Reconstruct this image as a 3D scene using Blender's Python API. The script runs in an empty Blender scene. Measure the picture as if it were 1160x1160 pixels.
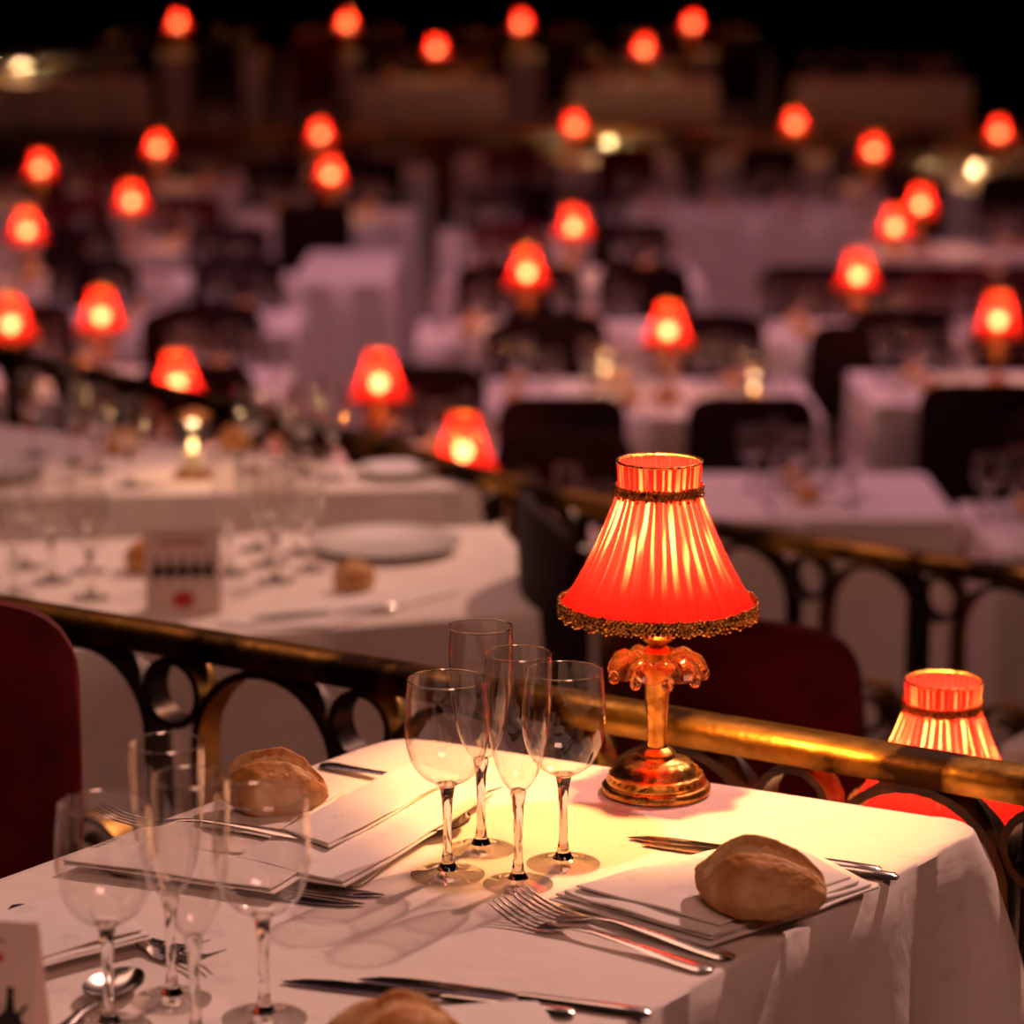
import bpy, bmesh, math, random
from mathutils import Vector, Matrix, noise
random.seed(7)
S=bpy.context.scene
S.view_settings.view_transform='Standard'
S.view_settings.look='None'
pi=math.pi
# ------------------------------------------------------------------ materials
def nm(name):
    m=bpy.data.materials.new(name); m.use_nodes=True
    nt=m.node_tree; nt.nodes.clear()
    o=nt.nodes.new('ShaderNodeOutputMaterial')
    return m,nt,o
def N(nt,t,**k):
    n=nt.nodes.new(t)
    for a,b in k.items():
        if a in n.inputs: n.inputs[a].default_value=b
        else: setattr(n,a,b)
    return n
def c4(c): return (c[0],c[1],c[2],1)
def principled(name,col,rough=.5,metal=0,col2=None,nscale=20,bump=0,bscale=200,spec=.5,lo=.35,hi=.65,coat=0,det=3,sheen=0,rough2=None):
    m,nt,o=nm(name)
    p=N(nt,'ShaderNodeBsdfPrincipled'); p.inputs['Base Color'].default_value=c4(col)
    p.inputs['Roughness'].default_value=rough; p.inputs['Metallic'].default_value=metal
    p.inputs['Specular IOR Level'].default_value=spec; p.inputs['Coat Weight'].default_value=coat
    p.inputs['Sheen Weight'].default_value=sheen
    tc=N(nt,'ShaderNodeTexCoord')
    if col2:
        n=N(nt,'ShaderNodeTexNoise',Scale=nscale,Detail=det); nt.links.new(tc.outputs['Object'],n.inputs['Vector'])
        r=N(nt,'ShaderNodeMapRange'); r.inputs[1].default_value=lo; r.inputs[2].default_value=hi
        nt.links.new(n.outputs[0],r.inputs[0])
        mx=N(nt,'ShaderNodeMix',data_type='RGBA'); mx.inputs[6].default_value=c4(col); mx.inputs[7].default_value=c4(col2)
        nt.links.new(r.outputs[0],mx.inputs[0]); nt.links.new(mx.outputs[2],p.inputs['Base Color'])
        if rough2 is not None:
            r2=N(nt,'ShaderNodeMapRange'); r2.inputs[3].default_value=rough; r2.inputs[4].default_value=rough2
            nt.links.new(r.outputs[0],r2.inputs[0]); nt.links.new(r2.outputs[0],p.inputs['Roughness'])
    if bump:
        n2=N(nt,'ShaderNodeTexNoise',Scale=bscale,Detail=4); nt.links.new(tc.outputs['Object'],n2.inputs['Vector'])
        b=N(nt,'ShaderNodeBump',Strength=bump,Distance=.002); nt.links.new(n2.outputs[0],b.inputs['Height'])
        nt.links.new(b.outputs[0],p.inputs['Normal'])
    nt.links.new(p.outputs[0],o.inputs[0])
    return m
def linen(name,col,bumps=.5):
    m,nt,o=nm(name)
    p=N(nt,'ShaderNodeBsdfPrincipled'); p.inputs['Base Color'].default_value=c4(col)
    p.inputs['Roughness'].default_value=.75; p.inputs['Specular IOR Level'].default_value=.25
    tc=N(nt,'ShaderNodeTexCoord')
    n1=N(nt,'ShaderNodeTexNoise',Scale=9,Detail=3,Distortion=.6); nt.links.new(tc.outputs['Object'],n1.inputs['Vector'])
    n2=N(nt,'ShaderNodeTexVoronoi',Scale=22); nt.links.new(tc.outputs['Object'],n2.inputs['Vector'])
    n3=N(nt,'ShaderNodeTexNoise',Scale=700,Detail=1); nt.links.new(tc.outputs['Object'],n3.inputs['Vector'])
    b=N(nt,'ShaderNodeBump',Strength=bumps,Distance=.012); nt.links.new(n1.outputs[0],b.inputs['Height'])
    b2=N(nt,'ShaderNodeBump',Strength=.25,Distance=.0006); nt.links.new(n3.outputs[0],b2.inputs['Height']); nt.links.new(b.outputs[0],b2.inputs['Normal'])
    r=N(nt,'ShaderNodeMapRange'); r.inputs[1].default_value=.18; r.inputs[2].default_value=.24
    nt.links.new(n2.outputs[0],r.inputs[0])
    n4=N(nt,'ShaderNodeTexNoise',Scale=120,Detail=2); nt.links.new(tc.outputs['Object'],n4.inputs['Vector'])
    r4=N(nt,'ShaderNodeMapRange'); r4.inputs[1].default_value=.5; r4.inputs[2].default_value=.56; nt.links.new(n4.outputs[0],r4.inputs[0])
    mth=N(nt,'ShaderNodeMath',operation='MAXIMUM'); nt.links.new(r.outputs[0],mth.inputs[0]); nt.links.new(r4.outputs[0],mth.inputs[1])
    mx=N(nt,'ShaderNodeMix',data_type='RGBA'); mx.inputs[6].default_value=c4([x*.9 for x in col]); mx.inputs[7].default_value=c4(col)
    nt.links.new(mth.outputs[0],mx.inputs[0]); nt.links.new(mx.outputs[2],p.inputs['Base Color'])
    nt.links.new(b2.outputs[0],p.inputs['Normal']); nt.links.new(p.outputs[0],o.inputs[0])
    return m
M_cloth=linen('white_tablecloth_linen',(.84,.75,.69),.6)
M_napkin=linen('napkin_linen',(.87,.80,.75),.35)
M_brass=principled('aged_brass',(.55,.29,.05),.3,1,(.03,.014,.005),9,.6,60,lo=.40,hi=.58,det=8,rough2=.5)
M_gold=principled('polished_gold',(.80,.42,.10),.26,1,(.28,.11,.02),40,.5,160,rough2=.4)
M_goldpaint=principled('gold_paint_iron',(.7,.42,.1),.4,.8,(.3,.15,.03),18,.3,80)
M_iron=principled('dark_bronze_iron',(.035,.02,.014),.38,.6,(.10,.055,.015),20,.3,80,lo=.5,hi=.75)
M_silver=principled('silver_cutlery',(.80,.74,.68),.2,1)
M_steelblade=principled('knife_blade_steel',(.5,.46,.43),.16,1)
M_velvet=principled('dark_red_velvet',(.14,.004,.006),.7,0,(.07,.002,.004),12,.3,300,spec=.2,sheen=.05)
M_blackv=principled('black_red_upholstery',(.016,.003,.004),.7,0,(.028,.004,.006),12,spec=.2)
M_wood=principled('dark_wood',(.03,.01,.005),.4,0,(.05,.018,.008),30)
M_carpet=principled('dark_red_carpet',(.05,.003,.004),.95,0,(.10,.007,.006),6,.5,200,spec=.1)
M_wall=principled('dark_wall_paint',(.008,.004,.006),.9,0,(.014,.006,.008),3,spec=.1)
M_curtain=principled('black_curtain',(.010,.003,.004),.9,spec=.1)
M_brocade=principled('brocade_panel',(.06,.016,.016),.8,0,(.26,.12,.09),9,lo=.45,hi=.55,spec=.2)
M_china=principled('white_china',(.85,.81,.76),.15,0,coat=.5)
M_card=principled('card_stock',(.88,.70,.62),.6)
M_ink=principled('card_ink_black',(.02,.015,.015),.6)
M_inkred=principled('card_ink_red',(.6,.04,.03),.6)
M_trimdark=principled('braid_sequins',(.62,.34,.09),.3,.9,(.06,.012,.010),260,.6,400,lo=.46,hi=.62)
M_crumb=principled('bread_crust',(.55,.22,.05),.6,0,(.88,.60,.30),30,1,90,spec=.3,lo=.38,hi=.70,det=9)
M_slash=principled('bread_slash_crumb',(.90,.66,.38),.8,0,(.72,.44,.18),60,1,150,spec=.2,det=6)
M_wax=principled('candle_wax',(.9,.8,.6),.5)

def thin_glass(name,tint=(.98,.965,.95)):
    m,nt,o=nm(name)
    lw=N(nt,'ShaderNodeLayerWeight',Blend=.5)
    pw=N(nt,'ShaderNodeMath',operation='POWER'); pw.inputs[1].default_value=2.6; nt.links.new(lw.outputs['Facing'],pw.inputs[0])
    ml=N(nt,'ShaderNodeMath',operation='MULTIPLY_ADD'); ml.inputs[1].default_value=.86; ml.inputs[2].default_value=.09; nt.links.new(pw.outputs[0],ml.inputs[0])
    t=N(nt,'ShaderNodeBsdfTransparent'); t.inputs[0].default_value=c4(tint)
    g=N(nt,'ShaderNodeBsdfGlossy',Roughness=.02); g.inputs[0].default_value=(1,1,1,1)
    mx=N(nt,'ShaderNodeMixShader'); nt.links.new(ml.outputs[0],mx.inputs[0]); nt.links.new(t.outputs[0],mx.inputs[1]); nt.links.new(g.outputs[0],mx.inputs[2])
    nt.links.new(mx.outputs[0],o.inputs[0]); return m
M_thin=thin_glass('thin_glass')
def solid_glass(name,col,rough=0,trans=0,tcol=None):
    m,nt,o=nm(name)
    g=N(nt,'ShaderNodeBsdfGlass',Roughness=rough,IOR=1.48); g.inputs['Color'].default_value=c4(col)
    if trans:
        t=N(nt,'ShaderNodeBsdfTranslucent'); t.inputs[0].default_value=c4(tcol or col)
        mx=N(nt,'ShaderNodeMixShader'); mx.inputs[0].default_value=trans
        nt.links.new(g.outputs[0],mx.inputs[1]); nt.links.new(t.outputs[0],mx.inputs[2]); nt.links.new(mx.outputs[0],o.inputs[0])
    else: nt.links.new(g.outputs[0],o.inputs[0])
    return m
M_glass=solid_glass('clear_glass',(.99,.98,.97))
M_amber=solid_glass('amber_crystal',(1,.86,.68),.03,.06,(1,.6,.3))
def shade_mat(name,transp,stripe,pale,trl=.6):
    m,nt,o=nm(name)
    uv=N(nt,'ShaderNodeUVMap'); sx=N(nt,'ShaderNodeSeparateXYZ'); nt.links.new(uv.outputs[0],sx.inputs[0])
    mp=N(nt,'ShaderNodeMapping'); mp.inputs['Scale'].default_value=(46,1.2,1); nt.links.new(uv.outputs[0],mp.inputs[0])
    n=N(nt,'ShaderNodeTexNoise',Scale=1.0,Detail=1.5); nt.links.new(mp.outputs[0],n.inputs['Vector'])
    ang=N(nt,'ShaderNodeMath',operation='MULTIPLY'); ang.inputs[1].default_value=2*pi*34; nt.links.new(sx.outputs[0],ang.inputs[0])
    ad=N(nt,'ShaderNodeMath',operation='MULTIPLY_ADD'); ad.inputs[1].default_value=7; nt.links.new(n.outputs[0],ad.inputs[0]); nt.links.new(ang.outputs[0],ad.inputs[2])
    sn=N(nt,'ShaderNodeMath',operation='SINE'); nt.links.new(ad.outputs[0],sn.inputs[0])
    r=N(nt,'ShaderNodeMapRange',interpolation_type='SMOOTHSTEP'); r.inputs[1].default_value=.05; r.inputs[2].default_value=.95; nt.links.new(sn.outputs[0],r.inputs[0])
    mp2=N(nt,'ShaderNodeMapping'); mp2.inputs['Scale'].default_value=(24,1.6,1); mp2.inputs['Location'].default_value=(3,5,0); nt.links.new(uv.outputs[0],mp2.inputs[0])
    n2=N(nt,'ShaderNodeTexNoise',Scale=1.0,Detail=1); nt.links.new(mp2.outputs[0],n2.inputs['Vector'])
    r2=N(nt,'ShaderNodeMapRange',interpolation_type='SMOOTHSTEP'); r2.inputs[1].default_value=.38; r2.inputs[2].default_value=.60; r2.inputs[3].default_value=.08; nt.links.new(n2.outputs[0],r2.inputs[0])
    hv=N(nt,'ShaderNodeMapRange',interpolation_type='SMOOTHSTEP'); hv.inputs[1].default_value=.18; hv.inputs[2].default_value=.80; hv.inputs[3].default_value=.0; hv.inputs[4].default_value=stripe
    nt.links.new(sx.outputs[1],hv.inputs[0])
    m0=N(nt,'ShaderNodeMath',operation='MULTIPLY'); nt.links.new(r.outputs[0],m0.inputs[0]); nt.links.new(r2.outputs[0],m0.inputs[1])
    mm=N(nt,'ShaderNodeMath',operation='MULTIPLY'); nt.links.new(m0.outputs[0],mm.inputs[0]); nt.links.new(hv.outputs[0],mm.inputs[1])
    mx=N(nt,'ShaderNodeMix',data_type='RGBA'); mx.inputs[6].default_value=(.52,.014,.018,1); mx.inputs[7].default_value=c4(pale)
    nt.links.new(mm.outputs[0],mx.inputs[0])
    t=N(nt,'ShaderNodeBsdfTranslucent'); nt.links.new(mx.outputs[2],t.inputs[0])
    d=N(nt,'ShaderNodeBsdfDiffuse'); d.inputs[0].default_value=(.32,.014,.018,1)
    a=N(nt,'ShaderNodeMixShader'); a.inputs[0].default_value=trl; nt.links.new(d.outputs[0],a.inputs[1]); nt.links.new(t.outputs[0],a.inputs[2])
    if transp:
        tr=N(nt,'ShaderNodeBsdfTransparent'); tr.inputs[0].default_value=(1,.62,.4,1)
        b=N(nt,'ShaderNodeMixShader'); b.inputs[0].default_value=transp; nt.links.new(a.outputs[0],b.inputs[1]); nt.links.new(tr.outputs[0],b.inputs[2])
        a=b
    nt.links.new(a.outputs[0],o.inputs[0]); return m
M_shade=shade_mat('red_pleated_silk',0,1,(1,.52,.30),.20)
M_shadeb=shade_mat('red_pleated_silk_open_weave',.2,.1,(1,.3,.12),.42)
def emis(name,col,st,ns=False):
    m,nt,o=nm(name); e=N(nt,'ShaderNodeEmission',Strength=st); e.inputs[0].default_value=c4(col); nt.links.new(e.outputs[0],o.inputs[0])
    if ns: m.cycles.emission_sampling='NONE'
    return m
M_bulb=emis('bulb_glow',(1,.6,.25),10)
M_frost=emis('frosted_globe_bulb_glow',(1,.66,.30),32,True)
M_flame=emis('flame_glow',(1,.55,.2),8)

# ------------------------------------------------------------------ mesh builder
class MB:
    def __init__(s): s.v=[];s.f=[];s.m=[];s.uv=[]
    def grid(s,rows,closed=False,mat=0,flip=False,uvs=None):
        b=len(s.v); nr=len(rows); nc=len(rows[0])
        for r in rows: s.v.extend([tuple(p) for p in r])
        for i in range(nr-1):
            for j in range(nc if closed else nc-1):
                k=(j+1)%nc
                q=[b+i*nc+j,b+i*nc+k,b+(i+1)*nc+k,b+(i+1)*nc+j]
                u=[(j/nc,i/(nr-1)),((j+1)/nc,i/(nr-1)),((j+1)/nc,(i+1)/(nr-1)),(j/nc,(i+1)/(nr-1))]
                if flip: q.reverse();u.reverse()
                s.f.append(q);s.m.append(mat);s.uv.append(u)
    def lathe(s,prof,seg=32,mat=0,rf=None,zf=None,c=(0,0,0)):
        rows=[]
        for i,(r,z) in enumerate(prof):
            row=[]
            for j in range(seg):
                a=2*pi*j/seg
                rr=r*(rf(a,i,z) if rf else 1); zz=z+(zf(a,r,z) if zf else 0)
                row.append((c[0]+rr*math.cos(a),c[1]+rr*math.sin(a),c[2]+zz))
            rows.append(row)
        s.grid(rows,True,mat)
    def slab(s,top,bot,nu,nv,mat=0):
        T=[[top(i/nu,j/nv) for j in range(nv+1)] for i in range(nu+1)]
        B=[[bot(i/nu,j/nv) for j in range(nv+1)] for i in range(nu+1)]
        s.grid(T,False,mat); s.grid(B,False,mat,True)
        s.grid([T[0],B[0]],False,mat,True); s.grid([T[-1],B[-1]],False,mat)
        s.grid([[r[0] for r in T],[r[0] for r in B]],False,mat); s.grid([[r[-1] for r in T],[r[-1] for r in B]],False,mat,True)
    def box(s,x0,x1,y0,y1,z0,z1,mat=0):
        s.slab(lambda u,v:(x0+(x1-x0)*u,y0+(y1-y0)*v,z1),lambda u,v:(x0+(x1-x0)*u,y0+(y1-y0)*v,z0),1,1,mat)
    def tube(s,pts,r,seg=8,mat=0):
        rows=[]
        for i,p in enumerate(pts):
            p=Vector(p); t=(Vector(pts[min(i+1,len(pts)-1)])-Vector(pts[max(i-1,0)])).normalized()
            u=t.cross(Vector((0,0,1)))
            if u.length<1e-3: u=Vector((1,0,0))
            u.normalize(); w=t.cross(u); rr=r[i] if isinstance(r,(list,tuple)) else r
            rows.append([p+u*rr*math.cos(2*pi*k/seg)+w*rr*math.sin(2*pi*k/seg) for k in range(seg)])
        s.grid(rows,True,mat)
    def ball(s,c,r,mat=0,n=5,seg=8,sc=(1,1,1)):
        s.grid([[(c[0]+sc[0]*r*math.sin(pi*i/n)*math.cos(2*pi*j/seg),c[1]+sc[1]*r*math.sin(pi*i/n)*math.sin(2*pi*j/seg),c[2]+sc[2]*r*math.cos(pi*i/n)) for j in range(seg)] for i in range(n+1)],True,mat)
    def mesh(s,name,mats,smooth=True,recalc=True,bevel=0):
        me=bpy.data.meshes.new(name); me.from_pydata(s.v,[],s.f)
        for m in mats: me.materials.append(m)
        for p,mi in zip(me.polygons,s.m): p.material_index=mi; p.use_smooth=smooth
        ul=me.uv_layers.new(name='UVMap')
        for p,u in zip(me.polygons,s.uv):
            for li,c in zip(p.loop_indices,u): ul.data[li].uv=c
        bm=bmesh.new(); bm.from_mesh(me)
        bmesh.ops.remove_doubles(bm,verts=bm.verts,dist=1e-6)
        bmesh.ops.dissolve_degenerate(bm,edges=bm.edges,dist=1e-7)
        if recalc: bmesh.ops.recalc_face_normals(bm,faces=bm.faces)
        if smooth:
            for e in bm.edges:
                if len(e.link_faces)==2 and e.calc_face_angle(0)>math.radians(50): e.smooth=False
        bm.to_mesh(me); bm.free(); me.update(); return me
def ob(name,me,loc=(0,0,0),rz=0,parent=None,sc=None):
    o=bpy.data.objects.new(name,me); S.collection.objects.link(o)
    o.location=loc; o.rotation_euler=(0,0,rz)
    if sc: o.scale=sc
    if parent: o.parent=parent
    return o
def empty(name,loc=(0,0,0),rz=0):
    o=bpy.data.objects.new(name,None); o.empty_display_size=.05; S.collection.objects.link(o); o.location=loc; o.rotation_euler=(0,0,rz); return o
def join(name,parts):
    V=[];F=[];MI=[];mats=[]
    for me,mx in parts:
        b=len(V); V+= [tuple(mx@v.co) for v in me.vertices]
        idx=[]
        for m in me.materials:
            if m not in mats: mats.append(m)
            idx.append(mats.index(m))
        for p in me.polygons: F.append([b+i for i in p.vertices]); MI.append(idx[p.material_index])
    me=bpy.data.meshes.new(name); me.from_pydata(V,[],F)
    for m in mats: me.materials.append(m)
    for p,i in zip(me.polygons,MI): p.material_index=i; p.use_smooth=True
    return me
def TM(x,y,z=0,rz=0,s=1): return Matrix.Translation((x,y,z))@Matrix.Rotation(rz,4,'Z')@Matrix.Scale(s,4)

# ------------------------------------------------------------------ room shell
F1,F2,F3=0.0,-.26,-.69
A=Vector((.84,-.543)).normalized(); Nn=Vector((-A.y,A.x))
R1=[Vector((-.577,3.147))+A*s for s in (-8,8)]
R2=[(-8.9,13),(-3.2,9.6),(-1.9,7.9),(-1.3,7.0),(-.7,6.25),(-.244,5.62),(.0,5.22),(.38,4.8),(.815,4.46),(1.6,3.93),(8.9,-.6)]
def prism(name,poly,z0,z1,mat):
    n=len(poly); v=[(p[0],p[1],z0) for p in poly]+[(p[0],p[1],z1) for p in poly]
    f=[list(range(n))[::-1],[n+i for i in range(n)]]+[[i,(i+1)%n,n+(i+1)%n,n+i] for i in range(n)]
    me=bpy.data.meshes.new(name); me.from_pydata(v,[],f); me.materials.append(mat)
    bm=bmesh.new(); bm.from_mesh(me); bmesh.ops.triangulate(bm,faces=[x for x in bm.faces if len(x.verts)>4]); bmesh.ops.recalc_face_normals(bm,faces=bm.faces); bm.to_mesh(me); bm.free()
    return ob(name,me)
r1o=[p+Nn*.05 for p in R1]
prism('floor',[(-9,-3),(9,-3),(9,27),(-9,27)],F3-.1,F3,M_carpet)
prism('floor_terrace_upper',[(-8.9,-2.9),(8.9,-2.9),tuple(r1o[1]),tuple(r1o[0]),(-8.9,7.5)],F3+.001,F1,M_carpet)
prism('floor_terrace_middle',[tuple(r1o[0]),tuple(r1o[1]),(8.9,-1.2)]+[(x,y+.05) for x,y in R2[::-1]]+[(-8.9,7.5)],F3+.001,F2,M_carpet)
F4,F5=-.28,-.17
prism('floor_tier_rear_low',[(-8.9,19.45),(8.9,19.45),(8.9,21.3),(-8.9,21.3)],F3+.001,F4,M_carpet)
prism('floor_tier_rear_high',[(-8.9,21.3),(8.9,21.3),(8.9,26.6),(-8.9,26.6)],F3+.001,F5,M_carpet)
def wall(name,x0,x1,y0,y1,z0,z1,mat=M_wall):
    b=MB(); b.box(x0,x1,y0,y1,z0,z1); return ob(name,b.mesh(name,[mat],False))
wall('wall_back',-9,9,27,27.2,F3,6); wall('wall_front',-9,9,-3.2,-3,F3,6)
wall('wall_left',-9.2,-9,-3,27,F3,6); wall('wall_right',9,9.2,-3,27,F3,6)
wall('ceiling',-9,9,-3,27,6,6.2)
wall('trim_1',-9,9,26.95,27,F5,F5+.2,M_brocade)
b=MB()
b.grid([[(-8.5+17*i/300,26.75+.08*math.sin(i*.9)+.03*math.sin(i*2.3),z) for i in range(301)] for z in (F5,2,5.9)])
ob('stage_curtain',b.mesh('stage_curtain',[M_curtain]))
b=MB(); b.box(-8.8,8.8,19.36,19.44,F3,.16,0); b.box(-8.8,8.8,19.32,19.47,.16,.2,1)
for i in range(16): 
    x=-8.6+i*1.1; b.box(x,x+.9,19.345,19.36,F3+.12,.1,2)
ob('parapet_wall',b.mesh('parapet_wall',[M_wood,M_brass,M_brocade],False))

# ------------------------------------------------------------------ balustrades
class Path:
    def __init__(s,pts):
        s.p=[Vector(p) for p in pts]; s.c=[0]
        for i in range(1,len(s.p)): s.c.append(s.c[-1]+(s.p[i]-s.p[i-1]).length)
        s.L=s.c[-1]
    def raw(s,d):
        d=max(0,min(s.L-1e-6,d))
        for i in range(len(s.p)-1):
            if d<=s.c[i+1]: 
                return s.p[i].lerp(s.p[i+1],(d-s.c[i])/(s.c[i+1]-s.c[i]))
        return s.p[-1]
    def at(s,d):
        q=s.raw(d); a=s.raw(d-.15); c=s.raw(d+.15); t=(c-a).normalized()
        if s.L>1: q=(s.raw(d-.12)+q*2+s.raw(d+.12))/4
        return q,Vector((-t.y,t.x))
def ribbon(b,path,pts,w,th,mo,mi):
    rows=[]
    for i,(sv,z) in enumerate(pts):
        a=pts[max(i-1,0)]; c=pts[min(i+1,len(pts)-1)]
        ds,dz=c[0]-a[0],c[1]-a[1]; l=math.hypot(ds,dz) or 1
        ns,nz=-dz/l,ds/l; row=[]
        for (o1,o2) in ((1,1),(1,-1),(-1,-1),(-1,1)):
            q,n=path.at(sv+ns*th/2*o1); row.append((q.x+n.x*w/2*o2,q.y+n.y*w/2*o2,z+nz*th/2*o1))
        rows.append(row)
    base=len(b.f); b.grid(rows,True,mo)
    for k in range(base,len(b.f)):
        j=(k-base)%4
        if j==2: b.m[k]=mi
def balustrade(name,path,zf,s0,s1,H=.78,period=.25,ph=0):
    e=empty(name)
    b=MB(); rows=[]; n=int((s1-s0)/.08)
    prof=[(-.024,-.026),(-.026,-.012),(-.02,-.002),(-.008,.003),(.008,.003),(.02,-.002),(.026,-.012),(.024,-.026)]
    for i in range(n+1):
        q,nn=path.at(s0+(s1-s0)*i/n); rows.append([(q.x+nn.x*o,q.y+nn.y*o,zf+H+z) for o,z in prof])
    b.grid(rows,True,0)
    ob(name+'_handrail',b.mesh(name+'_rail',[M_brass]),parent=e)
    b=MB(); zt=H-.03
    k=int((s1-s0)/period)
    for i in range(k):
        sc=s0+ph+(i+.5)*period; R=.092
        pts=[(sc-R-.03,.06),(sc-R-.02,.15),(sc-R,.3)]
        pts+= [(sc-R*math.cos(pi*j/16),zt-R+R*math.sin(pi*j/16)) for j in range(17)]
        pts+=[(sc+R,.3),(sc+R+.02,.15),(sc+R+.03,.06)]
        ribbon(b,path,[(a,zf+z) for a,z in pts],.038,.009,0,1)
        sp=[]
        for j in range(34):
            t=j/33; a=-pi*.5+t*pi*3.1; r=.062*(1-.62*t); sp.append((sc-.005+r*math.cos(a),zt-.25+r*math.sin(a)))
        ribbon(b,path,[(a,zf+z) for a,z in sp],.034,.008,0,1)
        rr=.036; rc=sc+period/2
        ribbon(b,path,[(rc+rr*math.cos(2*pi*j/20),zf+zt-rr-.002+rr*math.sin(2*pi*j/20)) for j in range(21)],.034,.008,0,1)
        sp=[]
        for j in range(30):
            t=j/29; a=pi*.5-t*pi*2.6; r=.075*(1-.6*t); sp.append((sc+r*math.cos(a),.2+r*math.sin(a)))
        ribbon(b,path,[(a,zf+z) for a,z in sp],.03,.007,0,1)
    rows=[]
    for i in range(n+1):
        q,nn=path.at(s0+(s1-s0)*i/n); rows.append([(q.x+nn.x*o,q.y+nn.y*o,zf+z) for o,z in ((-.02,.04),(-.02,.065),(.02,.065),(.02,.04))])
    b.grid(rows,True,0)
    sv=s0+.05
    while sv<s1:
        q,nn=path.at(sv); b.box(q.x-.012,q.x+.012,q.y-.012,q.y+.012,zf,zf+H-.02,0); sv+=period*6
    ob(name+'_ironwork',b.mesh(name+'_iron',[M_iron,M_goldpaint]),parent=e)
balustrade('balustrade_railing',Path(R1),F1,6.2,10.8,ph=.06)
balustrade('balustrade_railing',Path([(x,y) for x,y in R2[1:-1]]+[(3.0,2.98)]),F2,0.3,7.7,ph=.1)

# ------------------------------------------------------------------ tables
def tablecloth_mesh(name,C,zt,drop,N_=160,folds=22,amp=.018,seed=0,flare=.05,cr=.02,rings=10):
    C=[Vector(c) for c in C]; ctr=sum(C,Vector((0,0)))/4
    P=[];NV=[];CF=[]
    L=[(C[(i+1)%4]-C[i]).length for i in range(4)]; tot=sum(L)
    ar=sum(C[i].x*C[(i+1)%4].y-C[(i+1)%4].x*C[i].y for i in range(4))
    sg=1 if ar>0 else -1
    for i in range(4):
        a=C[i];c=C[(i+1)%4]; t=(c-a).normalized(); n=Vector((t.y,-t.x))*sg
        tp=(a-C[i-1]).normalized(); npv=Vector((tp.y,-tp.x))*sg
        a0=math.atan2(npv.y,npv.x); a1=math.atan2(n.y,n.x); d=(a1-a0+pi)%(2*pi)-pi
        inner=a-(npv+n).normalized()*cr*1.414
        for k in range(7):
            an=a0+d*k/6; v=Vector((math.cos(an),math.sin(an))); P.append(inner+v*cr);NV.append(v);CF.append(1-abs(k-3)/6)
        m=max(4,int(N_*L[i]/tot))
        for k in range(1,m):
            f=k/m; 
            dd=min(f,1-f)*L[i]
            if dd<cr*1.3: continue
            P.append(a.lerp(c,f));NV.append(n);CF.append(max(0,.5-dd/.16))
    n=len(P); s=0; arc=[0]
    for i in range(1,n): s+=(P[i]-P[i-1]).length; arc.append(s)
    rows=[]
    for sc in (0,.2,.4,.6,.75,.88,.96): rows.append([(ctr.x+(p.x-ctr.x)*sc,ctr.y+(p.y-ctr.y)*sc,zt) for p in P])
    rows.append([(p.x-v.x*.004,p.y-v.y*.004,zt) for p,v in zip(P,NV)])
    rows.append([(p.x-v.x*.0005,p.y-v.y*.0005,zt-.0025) for p,v in zip(P,NV)])
    rng=random.Random(seed); ph=[rng.uniform(0,6.28) for _ in range(4)]
    for r in range(1,rings+1):
        t=r/rings; row=[]
        for i,(p,v) in enumerate(zip(P,NV)):
            sa=arc[i]
            w=math.sin(sa*folds*1.0+ph[0]+1.3*math.sin(sa*3+ph[1]))*.6+.4*math.sin(sa*folds*1.7+ph[2])
            off=.002+flare*t**.9*(.25+1.5*CF[i])+amp*(t**.6)*w*(1+CF[i])
            off=max(off,.002)
            row.append((p.x+v.x*off,p.y+v.y*off,zt-.004-drop*t))
        rows.append(row)
    b=MB(); b.grid(rows,True,0); return b.mesh(name,[M_cloth],recalc=True)
def legs(C,zf,zt):
    b=MB(); ctr=sum((Vector(c) for c in C),Vector((0,0)))/4
    for c in C:
        q=ctr+(Vector(c)-ctr)*.8; b.tube([(q.x,q.y,zf),(q.x,q.y,zt-.03)],.02,8,0)
    b.grid([[ (ctr.x+(Vector(c).x-ctr.x)*k,ctr.y+(Vector(c).y-ctr.y)*k,z) for c in C] for k,z in ((0,zt-.03),(.93,zt-.03),(.93,zt-.006),(0,zt-.006))],True,0)
    return b.mesh('table_frame',[M_wood],False)
tn=[0]
def table(C,zf,drop=.68,**k):
    tn[0]+=1; zt=zf+.75
    e=empty('dining_table')
    ob('tablecloth_%d'%tn[0],tablecloth_mesh('tablecloth',C,zt,drop,seed=tn[0],**k),parent=e)
    ob('table_frame_%d'%tn[0],legs(C,zf,zt),parent=e)
    return e
Lc=Vector((-.113,2.70)); Rc=Vector((.420,2.412)); B_=Vector((-.585,-.811))
table([Lc,Rc,Rc+B_*1.35,Lc+B_*1.35],F1,N_=420,folds=30,amp=.024,flare=.12,cr=.04,rings=20)
table([(.09,4.31),(-.02,4.95),(-1.15,4.75),(-.92,3.97)],F2,N_=160,amp=.03)
table([(-.04,5.30),(-.30,5.52),(-1.2,6.05),(-1.25,5.15)],F2,N_=140,amp=.03)
q0=Vector((.62,3.55)); table([q0,q0+A*1.0,q0+A*1.0+Nn*.42,q0+Nn*.42],F2,N_=140)
q1=Vector((.247,2.75)); table([q1,q1+A*.85,q1+A*.85+Nn*.42,q1+Nn*.42],F2,N_=140)

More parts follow.
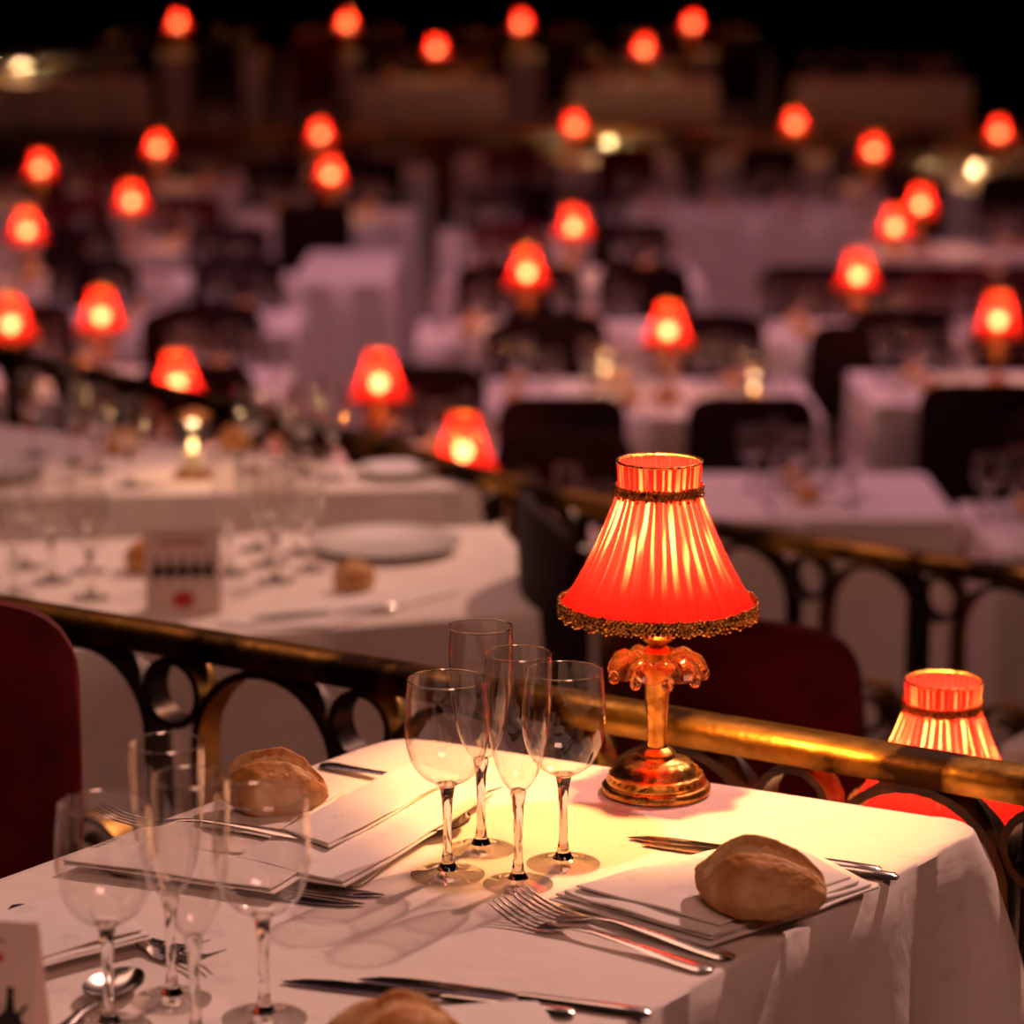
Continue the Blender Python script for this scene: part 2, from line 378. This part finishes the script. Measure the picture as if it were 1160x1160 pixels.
# ------------------------------------------------------------------ chair
def chair_mesh(mat):
    b=MB(); w=.19
    def rr(u,v,z,s=1):
        x=(u*2-1);y=(v*2-1); k=1-.06*(x*x*y*y)
        return (x*w*k*s,y*.2*k*s,z)
    b.slab(lambda u,v:rr(u,v,.43+.035*(1-(2*u-1)**4)*(1-(2*v-1)**4)),lambda u,v:rr(u,v,.39),8,8,0)
    def bk(u,v,o):
        x=math.sin((u-.5)*pi); zt=.90-.075*(1-math.sqrt(max(0,1-abs(x)**6)))
        z=.47+(zt-.47)*v
        return (x*(w-.004),.185+.03*v-.03*(x*x)+o*(1-.4*abs(x)**6)*(1-.5*v**8),z)
    b.slab(lambda u,v:bk(u,v,.02),lambda u,v:bk(u,v,-.025),22,10,0)
    for sx in (-1,1):
        b.tube([(sx*.165,-.17,0),(sx*.16,-.165,.4)],[.011,.017],8,1)
        b.tube([(sx*.165,.21,0),(sx*.16,.17,.42),(sx*.16,.18,.55)],[.011,.017,.014],8,1)
        b.tube([(sx*.163,-.168,.2),(sx*.163,.19,.2)],.008,6,1)
    b.tube([(-.16,0,.2),(.16,0,.2)],.008,6,1)
    return b.mesh('chair',[mat,M_wood])
CH_red=chair_mesh(M_velvet); CH_blk=chair_mesh(M_blackv)
def chair(x,y,zf,rz,red=False,sc=None): return ob('dining_chair',CH_red if red else CH_blk,(x,y,zf),rz,sc=sc)
chair(-.580,2.42,F1,math.radians(4),True)
chair(.40,3.82,F2,math.radians(178-33),True)
chair(.24,4.42,F2,math.radians(100),False)
chair(-1.05,3.60,F2,math.radians(160),True)

# ------------------------------------------------------------------ glassware
def glass_mesh(name,h,bowl,rs,foot,seg=44):
    b=MB(); zb=bowl[0][1]
    b.lathe([(foot*.0,.0006),(foot,.0006),(foot+.0003,.0012),(foot,.0018),(foot*.6,.0032),(foot*.3,.0065)],seg,0)
    b.lathe([(0,.0066),(foot*.3,.0065),(rs*1.4,.013),(rs,.024),(rs*.95,zb*.55),(rs*1.25,zb*.85),(rs*1.8,zb-.001),(bowl[1][0]*.75,bowl[0][1]+(bowl[1][1]-bowl[0][1])*.6),(0,bowl[0][1]+.004)],24,1)
    P=[bowl[0]]+list(bowl)+[bowl[-1]]; pr=[]
    for i in range(1,len(P)-2):
        for k in range(4):
            t=k/4; q=[]
            for d in (0,1):
                p0,p1,p2,p3=P[i-1][d],P[i][d],P[i+1][d],P[i+2][d]
                q.append(.5*((2*p1)+(-p0+p2)*t+(2*p0-5*p1+4*p2-p3)*t*t+(-p0+3*p1-3*p2+p3)*t**3))
            pr.append((max(q[0],0),q[1]))
    pr.append(bowl[-1]); b.lathe(pr,seg,0)
    R,zr=bowl[-1]
    b.lathe([(R+.0007*math.cos(a),zr+.0007*math.sin(a)) for a in [2*pi*k/6 for k in range(7)]],seg,1)
    return b.mesh(name,[M_thin,M_glass])
WB=[(.0,.078),(.012,.0805),(.0235,.089),(.0310,.102),(.0345,.119),(.0350,.135),(.0338,.152),(.0322,.168)]
FB=[(.0,.080),(.008,.083),(.0155,.094),(.021,.112),(.0247,.135),(.0264,.158),(.0270,.180),(.0268,.196)]
G_wine=glass_mesh('wine_glass',.168,WB,.0037,.031,64)
G_flute=glass_mesh('flute',.196,FB,.0037,.029,64)
Gw_lo=glass_mesh('wine_glass_far',.168,WB,.0045,.031,20); Gf_lo=glass_mesh('flute_far',.196,FB,.0045,.029,20)
Z=.7502
for x,y in ((-.0534,2.271),(.0429,2.299),(-.287,1.932),(-.178,1.95)): ob('wine_glass',G_wine,(x,y,Z))
for x,y in ((-.0263,2.338),(.005,2.247),(-.222,1.902),(-.2486,1.987)): ob('champagne_flute',G_flute,(x,y,Z))

# ------------------------------------------------------------------ lamp
def shade_mesh(mat,seg,rowsn,beads):
    b=MB()
    zb,zc,zt=.172,.280,.306; Rb,Rc_,Rt=.087,.0355,.0375
    rows=[]
    for i in range(rowsn+1):
        t=i/rowsn; row=[]
        for j in range(seg):
            a=2*pi*j/seg; nz=noise.noise(Vector((math.cos(a)*6,math.sin(a)*6,t*1.5)))
            R=Rb+(Rc_-Rb)*(t**.93)-.003*math.sin(pi*t)
            am=.0010+.0008*(1-t)
            R+=am*math.sin(44*a+2.5*nz)
            row.append((R*math.cos(a),R*math.sin(a),zb+(zc-zb)*t))
        rows.append(row)
    b.grid(rows,True,0)
    rows=[]
    for i in range(5):
        t=i/4
        rows.append([((Rc_+(Rt-Rc_)*t+.0008*math.sin(44*2*pi*j/seg))*math.cos(2*pi*j/seg),(Rc_+(Rt-Rc_)*t+.0008*math.sin(44*2*pi*j/seg))*math.sin(2*pi*j/seg),zc+(zt-zc)*t) for j in range(seg)])
    k=len(b.f); b.grid(rows,True,0)
    for q in range(k,len(b.f)): b.uv[q]=[(u,.5+.1*v) for u,v in b.uv[q]]
    b.lathe([(Rt+.0016*math.cos(x),zt+.0013*math.sin(x)) for x in [2*pi*i/8 for i in range(9)]],seg//2,1)
    rng=random.Random(3)
    def braid(R,z,hh,nb,br):
        b.lathe([(R-.001,z-hh/2),(R+.001,z-hh/2),(R+.0015,z+hh/2),(R-.0008,z+hh/2)],96,1)
        rowsn=max(2,int(hh/(br*1.3)))
        for r in range(rowsn+1):
            for j in range(nb):
                a=2*pi*(j+.5*(r%2))/nb; zz=z-hh/2+hh*r/rowsn+rng.uniform(-.0009,.0009)+(.0015*math.sin(a*30) if r==0 else 0)
                b.ball(((R+.0018)*math.cos(a),(R+.0018)*math.sin(a),zz),br*rng.uniform(.7,1.2),1 if rng.random()<.45 else 2,4,6)
    if beads:
        braid(Rb+.0003,zb+.001,.0115,120,.0019); braid(Rc_+.0015,zc,.0085,56,.0018)
    else:
        for R,z,hh in ((Rb,zb,.010),(Rc_+.001,zc,.008)):
            b.lathe([(R,z-hh/2),(R+.002,z-hh/2),(R+.003,z),(R+.002,z+hh/2),(R,z+hh/2)],seg//2,1)
    return b.mesh('shade',[mat,M_trimdark,M_gold],recalc=False)
def lampbody_mesh(far):
    b=MB()
    b.lathe([(0,0),(.047,0),(.0495,.002),(.0495,.007),(.047,.0095),(.045,.010),(.0455,.013),(.043,.016)],64,0)
    b.lathe([(.043,.016),(.042,.0185),(.0395,.0195),(.039,.0225),(.034,.0262),(.033,.0285),(.026,.031),(.0185,.0325),(.0165,.035),(.0175,.038),(.014,.041),(.010,.043)],96,0,rf=lambda a,i,z:1+.035*abs(math.sin(9*a))*(1 if i in(1,2,4,6) else 0))
    b.lathe([(.0085,.042),(.0088,.048),(.0095,.07),(.0112,.095),(.0128,.108),(.0128,.112),(.015,.115),(.015,.118),(.010,.121)],8,3)
    b.lathe([(.008,.121),(.018,.128),(.030,.132),(.038,.128),(.0435,.118),(.0415,.117),(.036,.124),(.029,.1285),(.018,.1245),(.008,.118)],108,1,rf=lambda a,i,z:1+.10*(abs(math.cos(4.5*a))-.5)*(1 if i in(2,3,4,5,6,7) else 0),zf=lambda a,r,z:-.006*abs(math.sin(4.5*a))*(r/.04)**2)
    for k in range(9):
        a=2*pi*(k)/9; b.ball((.042*math.cos(a),.042*math.sin(a),.1115),.0056,1,5,8,(1,1,1.25))
    b.lathe([(.010,.121),(.013,.132),(.010,.136),(.0075,.138),(.013,.142),(.015,.146),(.012,.150),(.007,.152),(.006,.175),(.0085,.178),(.0085,.198),(0,.199)],24,0)
    if far: b.ball((0,0,.219),.0205,2,8,14)
    else: b.lathe([(0,.199),(.006,.2),(.009,.206),(.008,.210),(0,.211)],16,2)
    for k in range(3):
        a=2*pi*k/3+.4; b.tube([(.006*math.cos(a),.006*math.sin(a),.176),(.03*math.cos(a),.03*math.sin(a),.2),(.036*math.cos(a),.036*math.sin(a),.279)],.0009,5,0)
    return b.mesh('lamp_body',[M_gold,M_amber,M_frost if far else M_bulb,M_gold])
SH_hi=shade_mesh(M_shade,528,24,True); SH_lo=shade_mesh(M_shadeb,132,8,False); LB=lampbody_mesh(False); LBf=lampbody_mesh(True)
def lamp(x,y,z,near=False,W=3.2,rz=0):
    e=empty('table_lamp',(x,y,z),rz)
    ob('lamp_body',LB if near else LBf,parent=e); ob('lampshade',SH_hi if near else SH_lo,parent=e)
    l=bpy.data.lights.new('bulb_light','POINT'); l.energy=W; l.color=(1,.44,.13); l.shadow_soft_size=.013 if near else .007
    o=bpy.data.objects.new('bulb_light',l); S.collection.objects.link(o); o.location=(0,0,.232 if near else .249); o.parent=e
    return e
lamp(.131,2.507,Z,True,12)
lamp(.424,2.73,F2+.7502,True,10,.7)

# ------------------------------------------------------------------ cutlery
def strip(b,P,mat=0):
    T=[];
    for (x,yc,hw,z,th) in P:
        T.append([(x,yc-hw,z),(x,yc-hw*.6,z+th*.5),(x,yc,z+th*.65),(x,yc+hw*.6,z+th*.5),(x,yc+hw,z),(x,yc,z-th*.3)])
    b.grid(T,True,mat)
    for row in (T[0],T[-1]):
        k=len(b.v); b.v.extend(row); b.f.append([k+i for i in range(len(row))]); b.m.append(mat); b.uv.append([(0,0)]*len(row))
HZ=[(0,0,.004,.002,.002),(.003,0,.0085,.0022,.003),(.012,0,.0105,.003,.003),(.03,0,.0088,.0035,.003),(.07,0,.0055,.006,.003),(.11,0,.0036,.008,.003),(.128,0,.0036,.007,.0028)]
def fork():
    b=MB(); strip(b,HZ+[(.138,0,.007,.005,.0025),(.148,0,.0115,.0030,.002),(.160,0,.0125,.0025,.002)])
    for k in range(4):
        y=-.0103+.00687*k
        strip(b,[(.159,y,.0024,.0025,.002),(.17,y,.0021,.003,.002),(.185,y,.0018,.006,.0018),(.198,y*.96,.0014,.0115,.0015),(.205,y*.95,.0006,.015,.001)])
    return b.mesh('fork',[M_silver])
def spoon():
    b=MB(); strip(b,HZ+[(.14,0,.0045,.005,.0026)])
    for o in (.0012,0):
        rows=[]
        for i in range(9):
            r=i/8; row=[]
            for j in range(24):
                a=2*pi*j/24; x=r*math.cos(a); y=r*math.sin(a)
                w=.0205*(1-.12*x); row.append((.168+.031*x,y*w,.0015+.0085*(r*r)+o))
            rows.append(row)
        b.grid(rows,True,0)
    return b.mesh('spoon',[M_silver])
def knife():
    b=MB(); strip(b,[(0,0,.005,.002,.004),(.004,0,.0085,.0025,.006),(.03,0,.0085,.0025,.007),(.07,0,.0065,.0025,.006),(.095,0,.0062,.0025,.006),(.102,0,.005,.0025,.005)],0)
    strip(b,[(.10,0,.0055,.0025,.0025),(.112,-.001,.0085,.0022,.0014),(.15,-.001,.0095,.002,.0013),(.19,0,.0098,.002,.0012),(.212,.002,.0075,.002,.001),(.224,.005,.003,.002,.0008),(.227,.0065,.0006,.002,.0006)],1)
    return b.mesh('knife',[M_silver,M_steelblade])
ME={'dinner_fork':fork(),'table_spoon':spoon(),'dinner_knife':knife()}
def cut(kind,head,tail,z=Z,tilt=0):
    d=Vector(head)-Vector(tail); o=ob(kind,ME[kind],(tail[0],tail[1],z),math.atan2(d.y,d.x))
    o.rotation_euler=(0,-tilt,math.atan2(d.y,d.x)); return o
cut('dinner_fork',(-.024,2.178),(.150,2.045))
cut('dinner_fork',(-.006,2.202),(.168,2.071))
cut('dinner_knife',(.084,2.382),(.307,2.275))
cut('dinner_knife',(.104,2.360),(.318,2.258))
cut('table_spoon',(-.045,2.415),(-.135,2.240))
cut('dinner_fork',(-.02,2.47),(-.178,2.588))
cut('dinner_knife',(-.106,2.212),(-.315,2.30))
cut('dinner_knife',(-.122,2.190),(-.33,2.278))
cut('dinner_fork',(-.345,2.375),(-.16,2.325),Z+.013)
cut('dinner_fork',(-.245,2.075),(-.40,2.19))
cut('dinner_fork',(-.232,2.055),(-.385,2.17))
cut('table_spoon',(-.285,2.02),(-.345,1.84))
cut('dinner_knife',(-.170,2.028),(.045,1.955))
cut('dinner_knife',(-.120,2.035),(.10,1.955))

# ------------------------------------------------------------------ napkins / bread / cards / plates
def napkin_mesh(name,C,layers=3,th=.0028,seed=1,off=.004):
    b=MB(); C=[Vector(c) for c in C]; ctr=sum(C,Vector((0,0)))/4; rng=random.Random(seed)
    z0=0
    for L in range(layers):
        D=[c+(ctr-c).normalized()*(off*L+rng.uniform(0,off*1.5)) for c in C]
        sd=rng.uniform(0,50)
        def P(u,v,z,D=D,sd=sd,L=L):
            p=D[0].lerp(D[1],u).lerp(D[3].lerp(D[2],u),v)
            e=min(u,1-u,v,1-v); puff=.0013*L*math.sin(pi*min(1,e*4)/2)
            w=.0018*noise.noise(Vector((p.x*18+sd*.1,p.y*18,0)))*(1+L*.4)
            q=Vector((p.x,p.y))+Vector((noise.noise(Vector((p.x*9,p.y*9,sd))),noise.noise(Vector((p.x*9,p.y*9,sd+9)))))*.006
            return (q.x,q.y,z+puff+w+.0008*L+.001)
        zt=z0+th
        b.slab(lambda u,v:P(u,v,zt),lambda u,v:P(u,v,z0+.0005),18,14,0)
        z0=zt
    me=b.mesh(name,[M_napkin]); 
    for v in me.vertices: v.co.x-=ctr.x; v.co.y-=ctr.y
    return me,ctr
def napkin(C,z,**k):
    me,c=napkin_mesh('napkin',C,**k); o=ob('folded_napkin',me,(c.x,c.y,z))
    bv=o.modifiers.new('bevel','BEVEL'); bv.width=.0006; bv.segments=2; bv.limit_method='ANGLE'; return o
napkin([(.0213,2.195),(.150,2.072),(.300,2.222),(.225,2.35)],Z+.004,layers=4,th=.0026,seed=2,off=.007)
napkin([(-.235,2.275),(-.135,2.215),(-.012,2.47),(-.10,2.56)],Z+.006,layers=2,th=.0026,seed=5,off=.004)
napkin([(-.20,2.33),(-.155,2.29),(-.045,2.50),(-.09,2.54)],Z+.0135,layers=2,th=.0026,seed=6,off=.004)
napkin([(-.375,2.275),(-.19,2.200),(-.16,2.262),(-.335,2.345)],Z+.006,layers=2,th=.002,seed=15,off=.003)
napkin([(-.27,2.40),(-.205,2.36),(-.145,2.50),(-.205,2.52)],Z+.001,layers=2,th=.0016,seed=8,off=.003)
napkin([(-.43,2.13),(-.36,2.02),(-.27,2.09),(-.33,2.205)],Z+.008,layers=3,th=.002,seed=11,off=.005)
napkin([(-.13,1.935),(-.08,1.78),(.05,1.85),(.02,1.96)],Z+.007,layers=2,th=.002,seed=13,off=.004)
def bread_mesh(seed,sx=.05,sy=.036,sz=.03,sub=6):
    bm=bmesh.new(); bmesh.ops.create_icosphere(bm,subdivisions=sub,radius=1)
    mk={}
    for v in bm.verts:
        p=v.co.copy(); n=noise.noise(p*1.3+Vector((seed,0,0)))
        f=1+.10*n+.035*noise.noise(p*3.5+Vector((seed,3,0)))+.012*noise.noise(p*12)+.006*noise.noise(p*30)
        tap=1-.52*abs(p.x)**1.4
        x=p.x*sx*f; y=p.y*sy*f*tap; z=p.z*sz*f*(1-.32*abs(p.x)**1.5)
        jag=.06*noise.noise(Vector((p.x*7,seed,0)))
        d=p.y-.45*p.x+.22+jag
        k=min(1,(1-abs(p.x))*2.2)*max(0,min(1,p.z*3))
        z+=sz*.20*math.exp(-((d-.15)/.06)**2)*k; z-=sz*.16*math.exp(-((d+.03)/.10)**2)*k
        mk[v.index]=(k>.3 and -.20<d<.09)
        if z<-.55*sz: z=-.55*sz+(z+.55*sz)*.12
        v.co=Vector((x,y,z+.62*sz))
    for fc in bm.faces:
        if all(mk[v.index] for v in fc.verts): fc.material_index=1
    me=bpy.data.meshes.new('bread'); bm.to_mesh(me); bm.free(); me.materials.append(M_crumb); me.materials.append(M_slash)
    for p in me.polygons: p.use_smooth=True
    return me
BR=[bread_mesh(1.3,.056,.042,.034),bread_mesh(5.1,.052,.040,.031),bread_mesh(9.7)]
BRl=bread_mesh(5.1,.046,.036,.030,3)
ob('bread_roll',BR[0],(.193,2.137,Z+.018),-.5)
ob('bread_roll',BR[1],(-.213,2.440,Z+.006),-.35)
ob('bread_roll',BR[2],(-.083,1.835,Z+.0135),.3)
def plate_mesh(seg=48):
    b=MB(); b.lathe([(0,.003),(.075,.003),(.085,.006),(.10,.012),(.128,.0175),(.130,.018),(.129,.0165),(.10,.009),(.08,.002),(.07,0),(0,0)],seg,0); return b.mesh('plate',[M_china])
PL=plate_mesh()
def card(x,y,z,rz,w=.10,h=.13):
    e=empty('menu_card',(x,y,z),rz)
    b=MB()
    for sg in (-1,1):
        b.slab(lambda u,v:(w*(u-.5),sg*(.028*(1-v)+.0006),h*v),lambda u,v:(w*(u-.5),sg*(.028*(1-v)),h*v),2,2,0)
    ob('card_board',b.mesh('card',[M_card],False),parent=e)
    b=MB()
    def put(poly,m):
        k=len(b.v)
        for (px,pz) in poly: b.v.append((px*w,-(.028*(1-pz)+.0012),pz*h))
        b.f.append(list(range(k,k+len(poly)))); b.m.append(m); b.uv.append([(0,0)]*len(poly))
    for i in range(5):
        cx=-.34+.17*i
        put([(cx+.028*math.cos(t*pi/4),.66+.022*math.sin(t*pi/4)) for t in range(8)],0)
        put([(cx-.02,.64),(cx+.02,.64),(cx+.03,.57),(cx+.09,.50),(cx+.06,.44),(cx-.06,.44),(cx-.09,.52),(cx-.03,.57)],0)
        put([(cx+.02,.53),(cx+.10,.60),(cx+.11,.585),(cx+.04,.50)],0)
        put([(cx-.01,.44),(cx+.015,.44),(cx+.01,.34),(cx-.005,.34)],0)
    for i in range(9):
        x=-.3+.068*i; put([(x,.80),(x+.045,.80),(x+.045,.845),(x,.845)],1)
    put([(.15*math.cos(t*pi/10),.18+.10*math.sin(t*pi/10)) for t in range(20)],1)
    put([(-.3,.90),(.3,.90),(.3,.908),(-.3,.908)],0)
    ob('card_print',b.mesh('print',[M_ink,M_inkred],False),parent=e)
card(-.365,1.80,Z,math.radians(-8),.11,.13)
ZT2=F2+.7502
card(-.505,4.30,ZT2,math.radians(5),.115,.13)
def lantern_mesh():
    b=MB()
    b.lathe([(0,0),(.036,0),(.037,.01),(.030,.014),(0,.014)],28,0)
    b.lathe([(.030,.014),(.033,.05),(.033,.10),(.030,.116)],28,1)
    b.lathe([(.030,.114),(.038,.116),(.038,.121),(.026,.126),(.012,.133),(0,.134)],28,0)
    b.lathe([(0,.014),(.017,.014),(.017,.05),(0,.052)],16,2); b.ball((0,0,.063),.006,3,6,8,(1,1,1.7))
    return b.mesh('lantern',[M_gold,M_thin,M_wax,M_flame])
LN=lantern_mesh()
def lantern(x,y,z,W=2): 
    e=empty('candle_lantern',(x,y,z)); ob('lantern_body',LN,parent=e)
    l=bpy.data.lights.new('flame_light','POINT'); l.energy=W; l.color=(1,.58,.28); l.shadow_soft_size=.012
    o=bpy.data.objects.new('flame_light',l); S.collection.objects.link(o); o.location=(0,0,.092); o.parent=e
lantern(-.61,5.40,ZT2,.3)
for x,y,w in ((-.40,4.62,1),(-.36,4.70,0),(-.43,4.74,1),(-.33,4.58,0),(-.46,4.56,0),(-.38,4.50,1),(-.74,4.50,1),(-.69,4.57,0),(-.80,4.60,1),(-.86,4.52,0),(-.66,4.38,1),(-.78,4.38,0),
              (-.50,5.45,1),(-.44,5.52,0),(-.40,5.42,1),(-.34,5.36,0),(-.80,5.45,1),(-.86,5.53,0),(-.72,5.30,1),(-.95,5.62,1),(.93,3.58,1),(1.0,3.48,0)):
    ob('wine_glass' if w else 'champagne_flute',Gw_lo if w else Gf_lo,(x,y,ZT2))
ob('dinner_plate',PL,(-.215,4.74,ZT2)); ob('dinner_plate',PL,(-.22,5.41,ZT2),sc=(.6,.6,1)); ob('dinner_plate',PL,(-1.02,5.40,ZT2)); ob('dinner_plate',PL,(.86,3.70,ZT2))
ob('dinner_plate',PL,(-.84,4.22,ZT2))
for x,y in ((-.25,4.44),(-.60,4.58),(-.78,5.66),(-.56,5.68)): ob('bread_roll',BRl,(x,y,ZT2+.001),x*7)
napkin([(-.45,4.20),(-.28,4.18),(-.08,4.42),(-.20,4.50)],ZT2,layers=1,seed=21)
cut('dinner_knife',(-.40,4.22),(-.18,4.29),ZT2+.006); cut('dinner_fork',(-.56,4.14),(-.36,4.10),ZT2)

# ------------------------------------------------------------------ hall tables
nap_me,_=napkin_mesh('napkin_small',[(-.08,-.04),(.08,-.05),(.09,.05),(-.07,.05)],layers=3,seed=4)
PLl=plate_mesh(24)
SET=[join('place_setting_a',[(PLl,TM(0,0,0,0,.8)),(BRl,TM(.01,.01,.004,.5)),(Gw_lo,TM(.13,.10)),(Gf_lo,TM(.07,.16)),(Gw_lo,TM(0,.14)),(ME['dinner_fork'],TM(-.13,-.08,0,1.57)),(ME['dinner_knife'],TM(.125,-.10,0,1.57))]),
     join('place_setting_b',[(nap_me,TM(0,0)),(BRl,TM(-.01,.01,.009,2.1)),(Gw_lo,TM(.12,.08)),(Gf_lo,TM(.06,.14)),(Gw_lo,TM(-.02,.15)),(Gf_lo,TM(.14,.16)),(ME['table_spoon'],TM(.10,-.09,0,1.57)),(ME['dinner_fork'],TM(-.11,-.09,0,1.57))]),
     join('place_setting_c',[(nap_me,TM(-.02,0)),(BRl,TM(0,-.01,.009,1.1,1.05)),(Gw_lo,TM(.12,.09)),(Gf_lo,TM(.05,.17)),(ME['dinner_knife'],TM(.11,-.11,0,1.57))])]
ZH=F3+.7502
H=[
 (-.62,7.86,1.35,.62,F3,[(-.37,7.9),(-.93,7.88)],'f'),
 (.12,6.72,.62,.56,F3,[(-.118,6.84)],'f'),
 (-1.40,9.3,1.35,.66,F3,[(-1.34,9.3),(-1.60,9.1)],'nf'),
 (.40,9.0,1.1,.75,F3,[(.49,8.95)],'nf'),
 (.80,7.40,.66,.62,F3,[],''),
 (1.55,7.0,.8,.6,F3,[],'f'),
 (1.62,9.2,1.0,.66,F3,[(1.57,9.2)],'nf'),
 (.10,10.5,.9,.66,F3,[(.055,10.5)],'nf'),
 (1.45,10.5,1.1,.66,F3,[(1.26,10.42)],'nf'),
 (-1.40,10.8,1.2,.66,F3,[],'nf'),
 (-1.60,12.1,1.3,.6,F3,[(-2.03,12.0)],'f'),
 (-.72,12.6,.42,1.2,F3,[],''),
 (.25,12.2,1.1,.66,F3,[(.26,12.15)],'nf'),
 (1.85,12.2,1.0,.6,F3,[(1.62,12.15)],'n'),
 (2.1,13.3,1.0,.6,F3,[(1.87,13.15)],''),
 (-1.9,13.5,1.1,.7,F3,[(-1.76,13.3)],'f'),
 (-.95,14.9,.9,.7,F3,[(-.93,14.75)],'nf'),
 (.15,13.9,1.0,.66,F3,[],'f'),
 (1.30,15.2,1.45,1.0,F3,[],''),
 (-2.45,15.3,1.0,.7,F3,[(-2.48,15.15)],'f'),
 (-2.1,16.7,1.1,.7,F3,[(-2.04,16.6)],'f'),
 (.1,15.9,.8,.7,F3,[],'nf'),
 (-1.1,17.7,1.2,.7,F3,[(-1.17,17.65)],'n'),
 (2.45,16.6,1.1,.7,F3,[(2.05,16.35)],'n'),
 (.35,18.5,1.4,.7,F3,[(.40,18.4)],'n'),
 (1.85,18.6,1.1,.7,F3,[(1.82,18.6)],'n'),
 (3.05,17.9,.9,.7,F3,[(3.0,17.8)],'n'),
 (-2.75,18.3,1.1,.7,F3,[],'n'),
 (-.57,20.35,1.0,.6,F4,[(-.53,20.25)],'f'),(.92,20.35,1.0,.6,F4,[(.92,20.25)],'f'),(-3.2,20.4,1.2,.6,F4,[],'f'),(2.6,20.4,1.2,.6,F4,[],''),
 (-2.5,22.3,1.2,.7,F5,[(-2.55,22.2)],'n'),(-1.2,22.3,1.0,.7,F5,[(-1.26,22.2)],'n'),(.1,22.3,1.2,.7,F5,[(.07,22.2)],'n'),(1.4,22.3,1.1,.7,F5,[(1.37,22.1)],'n')]
rng=random.Random(11)
for i,(x,y,w,d,zf,lamps,ch) in enumerate(H):
    C=[(x-w/2,y-d/2),(x+w/2,y-d/2),(x+w/2,y+d/2),(x-w/2,y+d/2)]
    table(C,zf,drop=.66,N_=110,folds=22,amp=.035,flare=.03,rings=5)
    zt=zf+.7502
    for (lx,ly) in lamps: lamp(lx,ly,zt,False,4.4,rng.uniform(0,6))
    ns=max(1,int(w/.36))
    for k in range(ns):
        for sgn in (-1,1):
            sx=x-w/2+w*(k+.5)/ns; sy=y+sgn*(d/2-.15)
            if any(math.hypot(sx-l[0],sy-l[1])<.17 for l in lamps): continue
            if d<.5 or w<.5: continue
            ob('place_setting',rng.choice(SET),(sx-.03,sy,zt),(0 if sgn<0 else pi)+rng.uniform(-.1,.1))
    nc=max(1,int(w/.5))
    for k in range(nc):
        sx=x-w/2+w*(k+.5)/nc
        if 'n' in ch: chair(sx,y-d/2-.32,zf,pi+rng.uniform(-.1,.1),rng.random()<.12)
        if 'f' in ch: chair(sx,y+d/2+.32,zf,rng.uniform(-.1,.1),rng.random()<.12)
lantern(2.68,16.72,ZH,2.4); lantern(.62,18.7,ZH,2.4); lantern(-3.45,20.4,F4+.7502,2.4); lantern(.75,8.8,ZH,.3); lantern(.30,9.2,ZH,.3)

# ------------------------------------------------------------------ lights
def area(name,loc,rot,sx,sy,W,col,spread=180):
    l=bpy.data.lights.new(name,'AREA'); l.shape='RECTANGLE'; l.size=sx; l.size_y=sy; l.energy=W; l.color=col; l.spread=math.radians(spread)
    o=bpy.data.objects.new(name,l); S.collection.objects.link(o); o.location=loc; o.rotation_euler=rot; return o
def spot(name,loc,tgt,W,col,ang,r=.08,blend=.5):
    l=bpy.data.lights.new(name,'SPOT'); l.energy=W; l.color=col; l.spot_size=math.radians(ang); l.spot_blend=blend; l.shadow_soft_size=r
    o=bpy.data.objects.new(name,l); S.collection.objects.link(o); o.location=loc
    o.rotation_euler=(Vector(tgt)-Vector(loc)).to_track_quat('-Z','Y').to_euler(); return o
spot('stage_spotlight',(1.9,4.85,4.1),(-.05,2.3,.75),600,(1,.55,.45),26,.07)
spot('terrace_fill_spot',(2.2,8.2,4.6),(-.55,4.75,.5),1000,(1,.56,.40),19,.1,.9)  # added spot, brightens the middle terrace tables; no actual fixture
area('hall_ceiling_light',(.3,10.5,5.5),(0,0,0),6,6,120,(1,.42,.55),110)
area('terrace_ceiling_light',(-1,4.8,5),(0,0,0),2.5,2,20,(1,.50,.36),120)
area('rear_fill_light',(0,19,5.5),(0,0,0),7,3,18,(1,.24,.20),130)  # added red fill so the rear tiers show, not a ceiling fixture
area('front_fill_light',(1.5,-1.5,4.2),(math.radians(40),0,0),2,1,62,(1,.46,.34))  # added fill behind the camera, lifts the drapes and front faces
w=bpy.data.worlds.new('World'); S.world=w; w.use_nodes=True
w.node_tree.nodes['Background'].inputs[0].default_value=(.02,.006,.009,1); w.node_tree.nodes['Background'].inputs[1].default_value=.3

# ------------------------------------------------------------------ camera
cd=bpy.data.cameras.new('camera'); cam=bpy.data.objects.new('camera',cd); S.collection.objects.link(cam)
cam.location=(0,0,1.52); cam.rotation_euler=(math.radians(90-11.5),0,0)
cd.sensor_width=36; cd.lens=100.9; cd.clip_end=60; cd.clip_start=.05
cd.dof.use_dof=True; cd.dof.focus_distance=2.42; cd.dof.aperture_fstop=4.4
S.camera=cam
